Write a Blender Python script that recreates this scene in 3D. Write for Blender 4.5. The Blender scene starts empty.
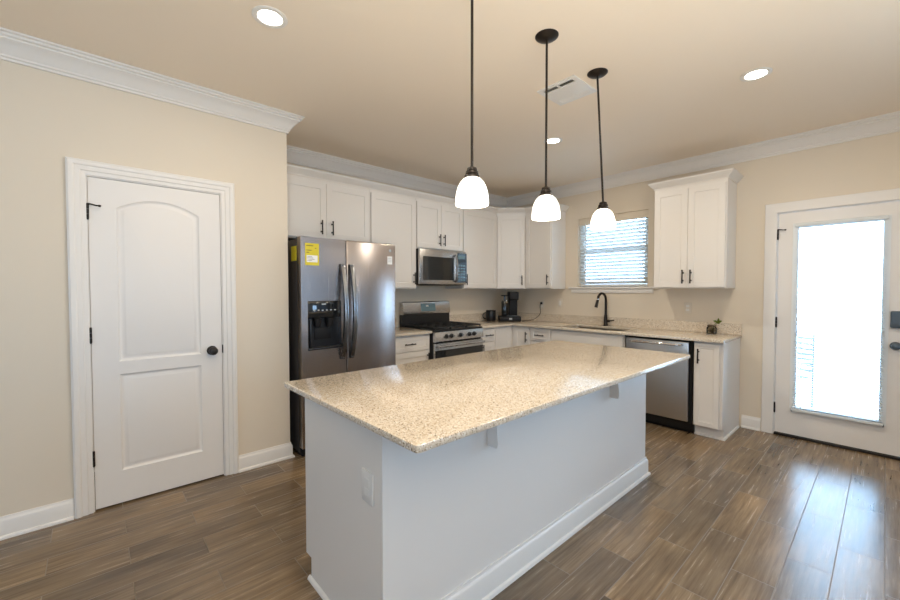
import bpy, bmesh, math, random
from mathutils import Vector, Matrix
R = math.radians
random.seed(7)
S = bpy.context.scene
COL = S.collection

# ------------------------------------------------------------------ camera, sky, exposure
cam = bpy.data.cameras.new('camera'); camo = bpy.data.objects.new('camera', cam); COL.objects.link(camo)
cam.sensor_width = 36.0; cam.sensor_fit = 'HORIZONTAL'; cam.lens = 395.29 / 900 * 36; cam.clip_start = .05
camo.rotation_mode = 'XYZ'
camo.matrix_world = (Matrix.Translation((3.9551, -4.7529, 1.3641)) @ Matrix.Rotation(R(47.858), 4, 'Z')
                     @ Matrix.Rotation(R(90 - 1.523), 4, 'X') @ Matrix.Rotation(R(-.065), 4, 'Z'))
S.camera = camo
S.view_settings.view_transform = 'Standard'; S.view_settings.look = 'None'
S.view_settings.exposure = -0.12; S.view_settings.gamma = 1.0; S.view_settings.use_curve_mapping = False
world = bpy.data.worlds.new('sky'); S.world = world; world.use_nodes = True
bg = world.node_tree.nodes['Background']; bg.inputs[0].default_value = (.45, .69, 1, 1); bg.inputs[1].default_value = 16.5
S.cycles.max_bounces = 10; S.cycles.diffuse_bounces = 6; S.cycles.glossy_bounces = 5
S.cycles.transparent_max_bounces = 24; S.cycles.sample_clamp_indirect = 6.0; S.cycles.caustics_reflective = False
S.cycles.use_denoising = True

H = 2.739; PX = .716; PY = -3.58; XR = 6.2; YB = -8.6

def portal(loc, rot, sx, sy):
    l = bpy.data.lights.new('daylight_portal', 'AREA'); l.shape = 'RECTANGLE'; l.size = sx; l.size_y = sy
    l.cycles.is_portal = True
    o = bpy.data.objects.new('daylight_portal', l); o.location = loc; o.rotation_euler = rot; COL.objects.link(o)
# daylight openings: sink window, glazed door, window beyond the door, two added windows on the far right wall, one added behind
portal((1.66, .13, 1.84), (R(-90), 0, 0), .9, .9)
portal((3.67, .10, 1.10), (R(-90), 0, 0), .6, 1.75)
portal((5.25, .13, 1.55), (R(-90), 0, 0), 1.2, 1.5)
portal((XR + .13, -2.5, 1.45), (0, R(90), 0), 1.3, .9)
portal((2.9, YB - .13, 1.475), (R(90), 0, 0), 1.0, .95)
portal((XR + .13, -6.2, 1.5), (0, R(90), 0), 1.2, 1.0)

# added fill light without a visible source, thrown up to brighten the ceiling
ul = bpy.data.lights.new('added_ceiling_fill', 'AREA'); ul.shape = 'SQUARE'; ul.size = 2.2; ul.energy = 130; ul.color = (1, .91, .76)
ulo = bpy.data.objects.new('added_ceiling_fill', ul); ulo.location = (5.0, -4.5, .95); ulo.rotation_euler = (R(180), 0, 0); COL.objects.link(ulo)

CAN_W = 11.6; PEND_W = 3.2
WARM = (1.0, .89, .74)

# ------------------------------------------------------------------ materials
def mat(name, col, rough=.5, metal=0., spec=.5, emit=None, es=0., coat=0.):
    m = bpy.data.materials.new(name); m.use_nodes = True
    b = m.node_tree.nodes['Principled BSDF']
    b.inputs['Base Color'].default_value = (*col, 1); b.inputs['Roughness'].default_value = rough
    b.inputs['Metallic'].default_value = metal; b.inputs['Specular IOR Level'].default_value = spec
    b.inputs['Coat Weight'].default_value = coat; b.inputs['Coat Roughness'].default_value = .08
    if emit: b.inputs['Emission Color'].default_value = (*emit, 1); b.inputs['Emission Strength'].default_value = es
    return m
def N(m, t, **kw):
    n = m.node_tree.nodes.new(t)
    for k, v in kw.items():
        if k in n.inputs: n.inputs[k].default_value = v
        else: setattr(n, k, v)
    return n
def L(m, a, ao, b, bi): m.node_tree.links.new(a.outputs[ao], b.inputs[bi])
def bsdf(m): return m.node_tree.nodes['Principled BSDF']
def coords(m, scale=(1, 1, 1)):
    t = N(m, 'ShaderNodeTexCoord'); p = N(m, 'ShaderNodeMapping'); p.inputs['Scale'].default_value = scale
    L(m, t, 'Object', p, 'Vector'); return p
def ramp(m, stops, interp='LINEAR'):
    r = N(m, 'ShaderNodeValToRGB'); cr = r.color_ramp; cr.interpolation = interp
    while len(cr.elements) < len(stops): cr.elements.new(.5)
    for e, (p, c) in zip(cr.elements, stops): e.position = p; e.color = (*c, 1)
    return r
def mix(m, fac, a, b, bt='MIX'):
    n = N(m, 'ShaderNodeMixRGB'); n.blend_type = bt
    for sock, v in ((0, fac), (1, a), (2, b)):
        if isinstance(v, tuple) and len(v) == 2 and hasattr(v[0], 'outputs'): L(m, v[0], v[1], n, sock)
        elif isinstance(v, (int, float)): n.inputs[sock].default_value = v
        else: n.inputs[sock].default_value = (*v, 1)
    return n
def speckle_rough(m, scale, strength, dist=.002):
    p = coords(m); n = N(m, 'ShaderNodeTexNoise'); n.inputs['Scale'].default_value = scale; n.inputs['Detail'].default_value = 3
    L(m, p, 0, n, 'Vector'); b = N(m, 'ShaderNodeBump'); b.inputs['Strength'].default_value = strength; b.inputs['Distance'].default_value = dist
    L(m, n, 0, b, 'Height'); L(m, b, 0, bsdf(m), 'Normal'); return m

M_wall = speckle_rough(mat('cream_wall_paint', (.74, .655, .535), .75, spec=.25), 260, .12)
M_cool_bounce = speckle_rough(mat('cool_bounce_wall_paint', (.30, .37, .47), .75, spec=.25), 260, .12)  # unseen walls tinted blue grey so less warm light bounces onto the island
M_ceil = speckle_rough(mat('ceiling_paint', (.88, .775, .64), .85, spec=.2), 180, .15)
M_trim = mat('white_trim_paint', (.80, .765, .72), .35)
M_cab = mat('white_cabinet_paint', (.78, .74, .69), .38)
M_door = mat('white_door_paint', (.80, .765, .725), .4)
M_bronze = mat('oil_rubbed_bronze', (.028, .022, .018), .38, .6)
M_black = mat('black_enamel', (.012, .012, .013), .28)
M_blackm = mat('matte_black', (.010, .009, .009), .5, spec=.28)
M_side = mat('dark_casing', (.055, .048, .043), .35)
M_iron = mat('cast_iron', (.018, .018, .018), .6)
M_blackglass = mat('black_glass', (.01, .012, .014), .06, coat=.5)
M_gap = mat('dull_black', (.009, .009, .009), .8, spec=.2)
M_plast = mat('white_plastic', (.78, .76, .72), .35)
M_plate = mat('almond_plastic', (.72, .65, .55), .4)
M_slate = mat('slate_hardware', (.09, .12, .15), .4, .3)
M_yel = mat('yellow_label', (.70, .58, .03), .5)
M_white = mat('white_sticker', (.85, .85, .83), .5)
M_ink = mat('printed_ink', (.05, .05, .04), .6)
M_button = mat('grey_print', (.45, .47, .48), .5)
M_chrome = mat('chrome', (.75, .75, .75), .12, 1.)
M_can = mat('lamp_lens', (1, .95, .88), .5, emit=(1, .93, .82), es=14)
M_shade = mat('opal_glass_shade', (.95, .93, .88), .25, emit=(1, .90, .76), es=2.6)
M_blind = mat('white_blind', (.86, .87, .86), .45)
nt_ = M_blind.node_tree; tl_ = N(M_blind, 'ShaderNodeBsdfTranslucent'); tl_.inputs[0].default_value = (.85, .87, .86, 1)
mx_ = N(M_blind, 'ShaderNodeMixShader'); mx_.inputs[0].default_value = .28
L(M_blind, bsdf(M_blind), 0, mx_, 1); L(M_blind, tl_, 0, mx_, 2); L(M_blind, mx_, 0, nt_.nodes['Material Output'], 0)
M_vinyl = mat('white_vinyl', (.80, .82, .82), .35)
M_patio = speckle_rough(mat('patio_concrete', (.55, .54, .52), .9), 60, .3)
M_wire = mat('grey_patio_metal', (.135, .14, .15), .5)
M_leaf = mat('green_leaf', (.16, .22, .02), .5)
M_twig = mat('brown_twig', (.10, .06, .03), .7)
M_tgl = mat('amber_glass', (.20, .13, .07), .15)
M_teal = mat('blue_grey_display', (.14, .22, .24), .2)

def glass_mat(name, tint=(1, 1, 1), refl=.10):
    m = bpy.data.materials.new(name); m.use_nodes = True; nt = m.node_tree; nt.nodes.remove(bsdf(m))
    t = N(m, 'ShaderNodeBsdfTransparent'); t.inputs[0].default_value = (*tint, 1)
    g = N(m, 'ShaderNodeBsdfGlossy'); g.inputs['Roughness'].default_value = .02
    f = N(m, 'ShaderNodeFresnel'); f.inputs[0].default_value = 1.35
    x = N(m, 'ShaderNodeMixShader'); L(m, f, 0, x, 0); L(m, t, 0, x, 1); L(m, g, 0, x, 2)
    L(m, x, 0, nt.nodes['Material Output'], 0); return m
M_glass = glass_mat('window_glass', (.96, .98, .98))
M_jar = glass_mat('jar_glass', (.86, .84, .78))

def steel(name, col, rough, axis, bump=.03, rv=1.):
    m = mat(name, col, rough, 1.0)
    sc = {'z': (180, 180, 1.2), 'y': (180, 1.2, 180), 'x': (1.2, 180, 180)}[axis]
    p = coords(m, sc); n = N(m, 'ShaderNodeTexNoise'); n.inputs['Scale'].default_value = 1; n.inputs['Detail'].default_value = 2
    L(m, p, 0, n, 'Vector')
    r = N(m, 'ShaderNodeMapRange'); r.inputs['To Min'].default_value = rough - .05 * rv; r.inputs['To Max'].default_value = rough + .08 * rv
    L(m, n, 0, r, 'Value'); L(m, r, 0, bsdf(m), 'Roughness')
    if not bump: return m
    b = N(m, 'ShaderNodeBump'); b.inputs['Strength'].default_value = bump; b.inputs['Distance'].default_value = .001
    L(m, n, 0, b, 'Height'); L(m, b, 0, bsdf(m), 'Normal'); return m
M_fridge = steel('dark_stainless', (.50, .455, .44), .23, 'z', .006)
M_handle = steel('slate_steel', (.27, .275, .285), .24, 'z', .01)
M_steel = steel('brushed_stainless', (.56, .55, .54), .25, 'y')
M_steelx = mat('satin_stainless_front', (.60, .59, .575), .30, 1.0)
M_sink = mat('sink_steel', (.32, .28, .23), .35, 1.)

def granite():
    m = mat('speckled_granite', (.7, .6, .5), .09, spec=.5); p = coords(m)
    n1 = N(m, 'ShaderNodeTexNoise'); n1.inputs['Scale'].default_value = 85; n1.inputs['Detail'].default_value = 5; n1.inputs['Roughness'].default_value = .65
    L(m, p, 0, n1, 'Vector')
    base = ramp(m, [(.28, (.47, .37, .27)), (.42, (.60, .50, .385)), (.56, (.69, .605, .485)), (.75, (.76, .69, .585))])
    L(m, n1, 0, base, 0)
    v = N(m, 'ShaderNodeTexVoronoi'); v.inputs['Scale'].default_value = 260; L(m, p, 0, v, 'Vector')
    sep = N(m, 'ShaderNodeSeparateColor'); L(m, v, 'Color', sep, 0)
    dk = ramp(m, [(.0, (1, 1, 1)), (.04, (1, 1, 1)), (.045, (0, 0, 0))], 'CONSTANT'); L(m, sep, 0, dk, 0)
    c1 = mix(m, (dk, 0), (base, 0), (.14, .105, .075))
    br = ramp(m, [(.0, (0, 0, 0)), (.86, (0, 0, 0)), (.87, (1, 1, 1))], 'CONSTANT'); L(m, sep, 1, br, 0)
    c2 = mix(m, (br, 0), (c1, 0), (.43, .335, .235))
    wt = ramp(m, [(.0, (0, 0, 0)), (.88, (0, 0, 0)), (.89, (1, 1, 1))], 'CONSTANT'); L(m, sep, 2, wt, 0)
    c3 = mix(m, (wt, 0), (c2, 0), (.84, .80, .72))
    L(m, c3, 0, bsdf(m), 'Base Color'); return m
M_gran = granite()

def plank_floor():
    m = mat('wood_look_tile', (.2, .15, .1), .3, spec=.62)
    t = N(m, 'ShaderNodeTexCoord'); sp = N(m, 'ShaderNodeSeparateXYZ'); L(m, t, 'Object', sp, 0)
    ax = N(m, 'ShaderNodeMath', operation='ADD'); ax.inputs[1].default_value = -3.638 + .168 * 60; L(m, sp, 0, ax, 0)
    ay = N(m, 'ShaderNodeMath', operation='ADD'); ay.inputs[1].default_value = 1.845 + .62 * 30; L(m, sp, 1, ay, 0)
    cb = N(m, 'ShaderNodeCombineXYZ'); L(m, ay, 0, cb, 0); L(m, ax, 0, cb, 1)
    b = N(m, 'ShaderNodeTexBrick'); b.offset = .5; b.offset_frequency = 2; b.squash = 1
    for k, v in (('Color1', (0, 0, 0, 1)), ('Color2', (1, 1, 1, 1)), ('Mortar', (.5, .5, .5, 1)), ('Scale', 1), ('Mortar Size', .0020), ('Mortar Smooth', .1), ('Bias', 0), ('Brick Width', .62), ('Row Height', .168)):
        b.inputs[k].default_value = v
    L(m, cb, 0, b, 'Vector')
    # every tile gets its own slice of the grain
    sh = N(m, 'ShaderNodeVectorMath', operation='SCALE'); L(m, b, 'Color', sh, 0); sh.inputs['Scale'].default_value = 37.
    ad = N(m, 'ShaderNodeVectorMath', operation='ADD'); L(m, t, 'Object', ad, 0); L(m, sh, 0, ad, 1)
    mp = N(m, 'ShaderNodeMapping'); mp.inputs['Scale'].default_value = (55, 2.6, 1); L(m, ad, 0, mp, 0)
    g = N(m, 'ShaderNodeTexNoise'); g.inputs['Scale'].default_value = 1; g.inputs['Detail'].default_value = 7; g.inputs['Roughness'].default_value = .62; g.inputs['Distortion'].default_value = .35
    L(m, mp, 0, g, 'Vector')
    mp2 = N(m, 'ShaderNodeMapping'); mp2.inputs['Scale'].default_value = (5, 1.6, 1); L(m, ad, 0, mp2, 0)
    g2 = N(m, 'ShaderNodeTexNoise'); g2.inputs['Scale'].default_value = 1; g2.inputs['Detail'].default_value = 4; L(m, mp2, 0, g2, 'Vector')
    c = ramp(m, [(.28, (.105, .070, .040)), (.46, (.185, .130, .078)), (.58, (.235, .170, .106)), (.76, (.32, .240, .158))]); L(m, g, 0, c, 0)
    c2 = ramp(m, [(.32, (.62, .62, .64)), (.5, (1, 1, 1)), (.68, (1.2, 1.17, 1.12))]); L(m, g2, 0, c2, 0)
    k = mix(m, 1., (c, 0), (c2, 0), 'MULTIPLY')
    tv = ramp(m, [(0, (.78, .80, .85)), (1, (1.20, 1.15, 1.06))]); L(m, b, 'Color', tv, 0)
    k2 = mix(m, 1., (k, 0), (tv, 0), 'MULTIPLY')
    k3 = mix(m, (b, 'Fac'), (k2, 0), (.185, .145, .105)); L(m, k3, 0, bsdf(m), 'Base Color')
    r = N(m, 'ShaderNodeMapRange'); r.inputs['To Min'].default_value = .16; r.inputs['To Max'].default_value = .34; L(m, g, 0, r, 'Value')
    r2 = N(m, 'ShaderNodeMath', operation='ADD'); r2.use_clamp = True; L(m, r, 0, r2, 0)
    r3 = N(m, 'ShaderNodeMath', operation='MULTIPLY'); r3.inputs[1].default_value = .4; L(m, b, 'Fac', r3, 0); L(m, r3, 0, r2, 1)
    L(m, r2, 0, bsdf(m), 'Roughness')
    h = N(m, 'ShaderNodeMath', operation='SUBTRACT'); hh = N(m, 'ShaderNodeMath', operation='MULTIPLY'); hh.inputs[1].default_value = .12
    L(m, g, 0, hh, 0); L(m, hh, 0, h, 0); L(m, b, 'Fac', h, 1)
    bp = N(m, 'ShaderNodeBump'); bp.inputs['Strength'].default_value = .5; bp.inputs['Distance'].default_value = .003
    L(m, h, 0, bp, 'Height'); L(m, bp, 0, bsdf(m), 'Normal'); return m
M_floor = plank_floor()

# ------------------------------------------------------------------ builders
ROOTM = {}
def tag(o, label=None, cat=None, group=None, kind=None):
    if label: o['label'] = label
    if cat: o['category'] = cat
    if group: o['group'] = group
    if kind: o['kind'] = kind
    return o
def thing(name, label, cat, loc=(0, 0, 0), rz=0., group=None, kind=None):
    o = bpy.data.objects.new(name, None); o.empty_display_size = .1; COL.objects.link(o)
    o.location = loc; o.rotation_euler = (0, 0, rz)
    ROOTM[o] = Matrix.Translation(loc) @ Matrix.Rotation(rz, 4, 'Z')
    return tag(o, label, cat, group, kind)
def smooth_angle(bm, ang=35):
    bm.normal_update()
    for f in bm.faces: f.smooth = True
    for e in bm.edges:
        if len(e.link_faces) == 2: e.smooth = e.calc_face_angle(0) < R(ang)
        else: e.smooth = False
def link(name, bm, m, parent=None, world=True, bevel=0., seg=2, loc=None):
    """one mesh object; vertices are given in world space (world=True) or in the parent thing's own space"""
    if bevel:
        es = [e for e in bm.edges if len(e.link_faces) == 2 and e.calc_face_angle(0) > R(40)]
        bmesh.ops.bevel(bm, geom=es, offset=bevel, segments=seg, affect='EDGES', profile=.5, clamp_overlap=True)
    bmesh.ops.recalc_face_normals(bm, faces=bm.faces)
    smooth_angle(bm)
    RM = ROOTM.get(parent, Matrix.Identity(4)) if parent else (Matrix.Translation(loc) if loc else Matrix.Identity(4))
    if world: bm.transform(RM.inverted())
    me = bpy.data.meshes.new(name); bm.to_mesh(me); bm.free(); me.materials.append(m)
    o = bpy.data.objects.new(name, me); COL.objects.link(o)
    if parent: o.parent = parent
    elif loc: o.location = loc
    ROOTM[o] = RM
    return o
def struct(name, bm, m, label, cat, parent=None, bevel=0.):
    o = link(name, bm, m, parent, bevel=bevel)
    if not parent: tag(o, label, cat, kind='structure')
    return o
def B(): return bmesh.new()
def box(bm, x0, x1, y0, y1, z0, z1, bv=0., seg=2, M=None):
    r = bmesh.ops.create_cube(bm, size=1); v = r['verts']
    bmesh.ops.scale(bm, vec=(abs(x1 - x0), abs(y1 - y0), abs(z1 - z0)), verts=v)
    bmesh.ops.translate(bm, vec=((x0 + x1) / 2, (y0 + y1) / 2, (z0 + z1) / 2), verts=v)
    if bv:
        es = list({e for q in v for e in q.link_edges})
        g = bmesh.ops.bevel(bm, geom=es, offset=bv, segments=seg, affect='EDGES', profile=.5, clamp_overlap=True)
        v = list({q for f in g['faces'] for q in f.verts} | {q for q in v if q.is_valid})
    if M is not None: bmesh.ops.transform(bm, matrix=M, verts=v)
    return bm
def bx(*a, **k): return box(B(), *a, **k)
def tube(bm, pts, r, n=10, cap=True):
    pts = [Vector(p) for p in pts]; rs = r if isinstance(r, (list, tuple)) else [r] * len(pts)
    rings = []; up = None
    for i, p in enumerate(pts):
        d = (pts[min(i + 1, len(pts) - 1)] - pts[max(i - 1, 0)]).normalized()
        if up is None:
            up = Vector((0, 0, 1)) if abs(d.z) < .9 else Vector((1, 0, 0))
        a = d.cross(up).normalized(); up = a.cross(d).normalized()
        rings.append([bm.verts.new(p + rs[i] * (math.cos(t) * a + math.sin(t) * up)) for t in [2 * math.pi * k / n for k in range(n)]])
    for q, w in zip(rings, rings[1:]):
        for k in range(n): bm.faces.new((q[k], q[(k + 1) % n], w[(k + 1) % n], w[k]))
    if cap: bm.faces.new(rings[0][::-1]); bm.faces.new(rings[-1])
    return bm
def lathe(bm, prof, c=(0, 0, 0), n=32, M=None):
    """prof: (radius, z) list; closed when the ends have radius 0"""
    rings = []; vs = []
    for r, z in prof:
        if r < 1e-6: ring = [bm.verts.new((c[0], c[1], c[2] + z))]
        else: ring = [bm.verts.new((c[0] + r * math.cos(2 * math.pi * k / n), c[1] + r * math.sin(2 * math.pi * k / n), c[2] + z)) for k in range(n)]
        rings.append(ring); vs += ring
    for a, b in zip(rings, rings[1:]):
        for k in range(n):
            q = [a[k % len(a)], a[(k + 1) % len(a)], b[(k + 1) % len(b)], b[k % len(b)]]
            u = []
            for w in q:
                if w not in u: u.append(w)
            if len(u) > 2: bm.faces.new(u)
    if M is not None: bmesh.ops.transform(bm, matrix=M, verts=vs)
    return bm
def prism(bm, poly, axis, a, b):
    """extrude a 2D polygon along axis: 'x' poly=(y,z), 'y' poly=(x,z), 'z' poly=(x,y)"""
    f = {'x': lambda p, t: (t, p[0], p[1]), 'y': lambda p, t: (p[0], t, p[1]), 'z': lambda p, t: (p[0], p[1], t)}[axis]
    v0 = [bm.verts.new(f(p, a)) for p in poly]; v1 = [bm.verts.new(f(p, b)) for p in poly]; n = len(poly)
    bm.faces.new(v0); bm.faces.new(v1[::-1])
    for i in range(n): bm.faces.new((v0[i], v0[(i + 1) % n], v1[(i + 1) % n], v1[i]))
    return bm
def sweep(bm, path, prof, frame=None, closed_prof=True, only=None):
    """profile (offset to the right of the path, height) run along a mitred 2D path; frame maps (a,b,h) to space"""
    frame = frame or (lambda a, b, h: (a, b, h))
    P = [Vector(p) for p in path]; rings = []
    for i, p in enumerate(P):
        d0 = (P[i] - P[i - 1]).normalized() if i else None; d1 = (P[i + 1] - P[i]).normalized() if i < len(P) - 1 else None
        d0 = d0 or d1; d1 = d1 or d0
        n0 = Vector((d0.y, -d0.x)); n1 = Vector((d1.y, -d1.x)); mtr = (n0 + n1).normalized(); mtr = mtr / max(.2, mtr.dot(n0))
        rings.append([(p + mtr * o, h) for o, h in prof])
    for i in range(len(P) - 1):
        if only is not None and i not in only: continue
        a = [bm.verts.new(frame(q.x, q.y, h)) for q, h in rings[i]]; b = [bm.verts.new(frame(q.x, q.y, h)) for q, h in rings[i + 1]]
        n = len(prof)
        for k in range(n if closed_prof else n - 1): bm.faces.new((a[k], a[(k + 1) % n], b[(k + 1) % n], b[k]))
        bm.faces.new(a[::-1]); bm.faces.new(b)
    return bm
def holed(bm, axis, t0, t1, u0, u1, z0, z1, holes):
    """a wall slab across axis from t0 to t1 with rectangular openings (u0,u1,z0,z1)"""
    us = sorted({u0, u1, *[h[0] for h in holes], *[h[1] for h in holes]}); zs = sorted({z0, z1, *[h[2] for h in holes], *[h[3] for h in holes]})
    nu, nz = len(us) - 1, len(zs) - 1
    solid = lambda i, j: 0 <= i < nu and 0 <= j < nz and not any(h[0] < (us[i] + us[i + 1]) / 2 < h[1] and h[2] < (zs[j] + zs[j + 1]) / 2 < h[3] for h in holes)
    V = {}
    def v(i, j, t):
        if (i, j, t) not in V:
            tt = t1 if t else t0
            V[i, j, t] = bm.verts.new((us[i], tt, zs[j]) if axis == 'y' else (tt, us[i], zs[j]))
        return V[i, j, t]
    for i in range(nu):
        for j in range(nz):
            if not solid(i, j): continue
            for t in (0, 1): bm.faces.new((v(i, j, t), v(i + 1, j, t), v(i + 1, j + 1, t), v(i, j + 1, t)))
            for di, dj, e in ((-1, 0, ((i, j), (i, j + 1))), (1, 0, ((i + 1, j), (i + 1, j + 1))), (0, -1, ((i, j), (i + 1, j))), (0, 1, ((i, j + 1), (i + 1, j + 1)))):
                if not solid(i + di, j + dj): bm.faces.new((v(*e[0], 0), v(*e[1], 0), v(*e[1], 1), v(*e[0], 1)))
    return bm
def bezier(p0, p1, p2, p3, n=14):
    p0, p1, p2, p3 = map(Vector, (p0, p1, p2, p3)); out = []
    for k in range(n + 1):
        t = k / n; out.append((1 - t) ** 3 * p0 + 3 * t * (1 - t) ** 2 * p1 + 3 * t * t * (1 - t) * p2 + t ** 3 * p3)
    return out

# local frames: x runs to the right along a front, -y faces the room
FX = lambda y, x, z=0.: Matrix.Translation((x, y, z)) @ Matrix.Rotation(R(90), 4, 'Z')     # fronts facing +X, local x = +Y
FY = lambda x, y, z=0.: Matrix.Translation((x, y, z))                                       # fronts facing -Y
def shaker(w, h, M, t=.02, fr=.058, dp=.006):
    bm = B()
    def q(x, z, y): return bm.verts.new((x, y, z))
    lo = [(0, 0), (w, 0), (w, h), (0, h)]
    back = [q(x, z, t) for x, z in lo]; e0 = [q(x, z, .002) for x, z in lo]
    o = .002; f0 = [q(x, z, 0) for x, z in ((o, o), (w - o, o), (w - o, h - o), (o, h - o))]
    i0 = [q(x, z, 0) for x, z in ((fr, fr), (w - fr, fr), (w - fr, h - fr), (fr, h - fr))]
    g = fr + .003
    i1 = [q(x, z, dp) for x, z in ((g, g), (w - g, g), (w - g, h - g), (g, h - g))]
    for A, C in ((back, e0), (e0, f0), (f0, i0), (i0, i1)):
        for k in range(4): bm.faces.new((A[k], A[(k + 1) % 4], C[(k + 1) % 4], C[k]))
    bm.faces.new(i1); bm.faces.new(back[::-1])
    bm.transform(M); return bm
def slab_front(w, h, M, t=.02):
    bm = box(B(), 0, w, 0, t, 0, h, .002, 1); bm.transform(M); return bm
def pull(M, x, z, vertical=True, ln=.102):
    """bar pull with two posts and end collars, on a front whose face is local y=0"""
    bm = B(); e = ln / 2
    P = (lambda s, y: (x, y, z + s)) if vertical else (lambda s, y: (x + s, y, z))
    tube(bm, [P(-e - .012, -.030), P(e + .012, -.030)], .0062, 10)
    for s in (-e + .012, e - .012):
        tube(bm, [P(s, -.0005), P(s, -.030)], .005, 8)
        tube(bm, [P(s, -.0005), P(s, -.004)], .008, 10)
    for s in (-e - .012, e + .012): tube(bm, [P(s - .004, -.030), P(s + .004, -.030)], .0075, 10)
    bm.transform(M); return bm
def add_door(root, w, h, M, handle=None, kind='door'):
    d = link(kind, shaker(w, h, M, fr=.056 if min(w, h) > .2 else .04), M_cab, root)
    if handle:
        hx, hz, vert = handle
        hh = link('handle', pull(M, hx, hz, vert), M_bronze, d); hh['label'] = 'dark bronze bar pull'
    return d

# ------------------------------------------------------------------ room shell
struct('floor', bx(-.2, XR + .15, YB - .15, .14, -.12, 0), M_floor, 'grey brown wood-look plank tile floor', 'floor')
struct('ceiling', bx(-.2, XR + .15, YB - .15, .14, H, H + .1), M_ceil, 'warm beige painted ceiling with recessed lights', 'ceiling')
SW = (1.215, 2.10, 1.395, 2.285); ED = (3.245, 4.20, 0, 2.078); BW = (4.65, 5.85, .8, 2.3)
struct('wall_back', holed(B(), 'y', 0, .14, -.14, XR + .14, 0, H, [SW, ED, BW]), M_wall, 'cream wall behind the sink, holding the small window and glazed door', 'wall')
struct('wall_range', bx(-.14, 0, PY, -.0, 0, H), M_wall, 'cream wall behind the range and refrigerator', 'wall')
PD = (-4.782, -4.040, 0, 2.060)
struct('wall_left', holed(B(), 'x', PX - .12, PX, YB, PY, 0, H, [PD]), M_wall, 'cream wall on the left holding the white arched-panel door', 'wall')
struct('wall_return', bx(0, PX - .12, PY - .12, PY, 0, H), M_wall, 'short cream return wall beside the refrigerator', 'wall')
struct('wall_right', holed(B(), 'x', XR, XR + .14, YB, 0, 0, H, [(-2.80, -2.20, .85, 2.05), (-6.7, -5.7, .90, 2.10)]), M_cool_bounce, 'unseen wall beyond the right edge of the view, tinted blue grey to cool bounced light', 'wall')
struct('wall_front', holed(B(), 'y', YB - .14, YB, -.1, XR + .14, 0, H, [(2.4, 3.4, 1.0, 1.95)]), M_cool_bounce, 'unseen wall behind the viewpoint, tinted blue grey to cool bounced light', 'wall')
struct('wall_closet', bx(-.1, -.0, YB, PY - .12, 0, H), M_wall, 'closet wall behind the white arched-panel door', 'wall')

ROOM = [(PX, YB), (PX, PY), (0, PY), (0, 0), (XR, 0), (XR, YB)]
CROWN = [(0, H - .130), (.013, H - .130), (.013, H - .117), (.021, H - .112), (.021, H - .102), (.029, H - .094), (.044, H - .070), (.062, H - .050),
         (.080, H - .040), (.080, H - .030), (.093, H - .026), (.093, H - .014), (.106, H - .010), (.106, H - .0005), (0, H - .0005)]
for i, side in ((0, 'along the wall with the arched-panel door'), (1, 'on the short return beside the refrigerator'), (2, 'above the cabinets on the range wall'), (3, 'above the sink window and glazed door'), (4, 'on the far right wall')):
    struct('trim_%d' % (i + 1), sweep(B(), ROOM, CROWN, only=[i]), M_trim, 'white crown moulding ' + side, 'crown moulding')
BASE = [(.0005, .0005), (.028, .0005), (.028, .008), (.024, .016), (.015, .019), (.014, .096), (.011, .103), (.007, .108), (.006, .121), (.0005, .121)]
def baseboard(name, path, label): struct(name, sweep(B(), path, BASE), M_trim, label, 'baseboard')
baseboard('baseboard_left', [(PX, YB), (PX, -4.858)], 'white baseboard left of the arched-panel door')
baseboard('baseboard_left_end', [(PX, -3.968), (PX, PY), (.10, PY)], 'white baseboard between the arched-panel door and refrigerator')
baseboard('baseboard_back', [(3.012, 0), (3.163, 0)], 'short white baseboard between end cabinet and glazed door')
baseboard('baseboard_back_right', [(4.285, 0), (XR, 0)], 'white baseboard right of the glazed door')
baseboard('baseboard_right', [(XR, 0), (XR, YB)], 'white baseboard along the far right wall')

# ---- pantry door
CASE = [(0, 0), (0, .009), (.006, .011), (.022, .011), (.026, .016), (.050, .017), (.054, .022), (.060, .024), (.076, .024), (.081, .020), (.086, .017), (.086, 0)]
def casing(name, parent, axis, u0, u1, ztop, face, sgn, prof=CASE):
    """casing round an opening, profile offset measured outwards"""
    fr = (lambda a, b, h: (face + sgn * h, a, b)) if axis == 'x' else (lambda a, b, h: (a, face + sgn * h, b))
    path = [(u1, .0005), (u1, ztop), (u0, ztop), (u0, .0005)]
    return link(name, sweep(B(), path, [(o, h) for o, h in prof], fr), M_trim, parent)
def offset_poly(poly, d):
    n = len(poly); out = []
    for i in range(n):
        p0, p, p1 = Vector(poly[i - 1]), Vector(poly[i]), Vector(poly[(i + 1) % n])
        a = (p - p0).normalized(); b = (p1 - p).normalized(); n0 = Vector((-a.y, a.x)); n1 = Vector((-b.y, b.x))
        mm = (n0 + n1).normalized(); mm = mm / max(.35, mm.dot(n0)); q = p + mm * d; out.append((q.x, q.y))
    return out
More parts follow.
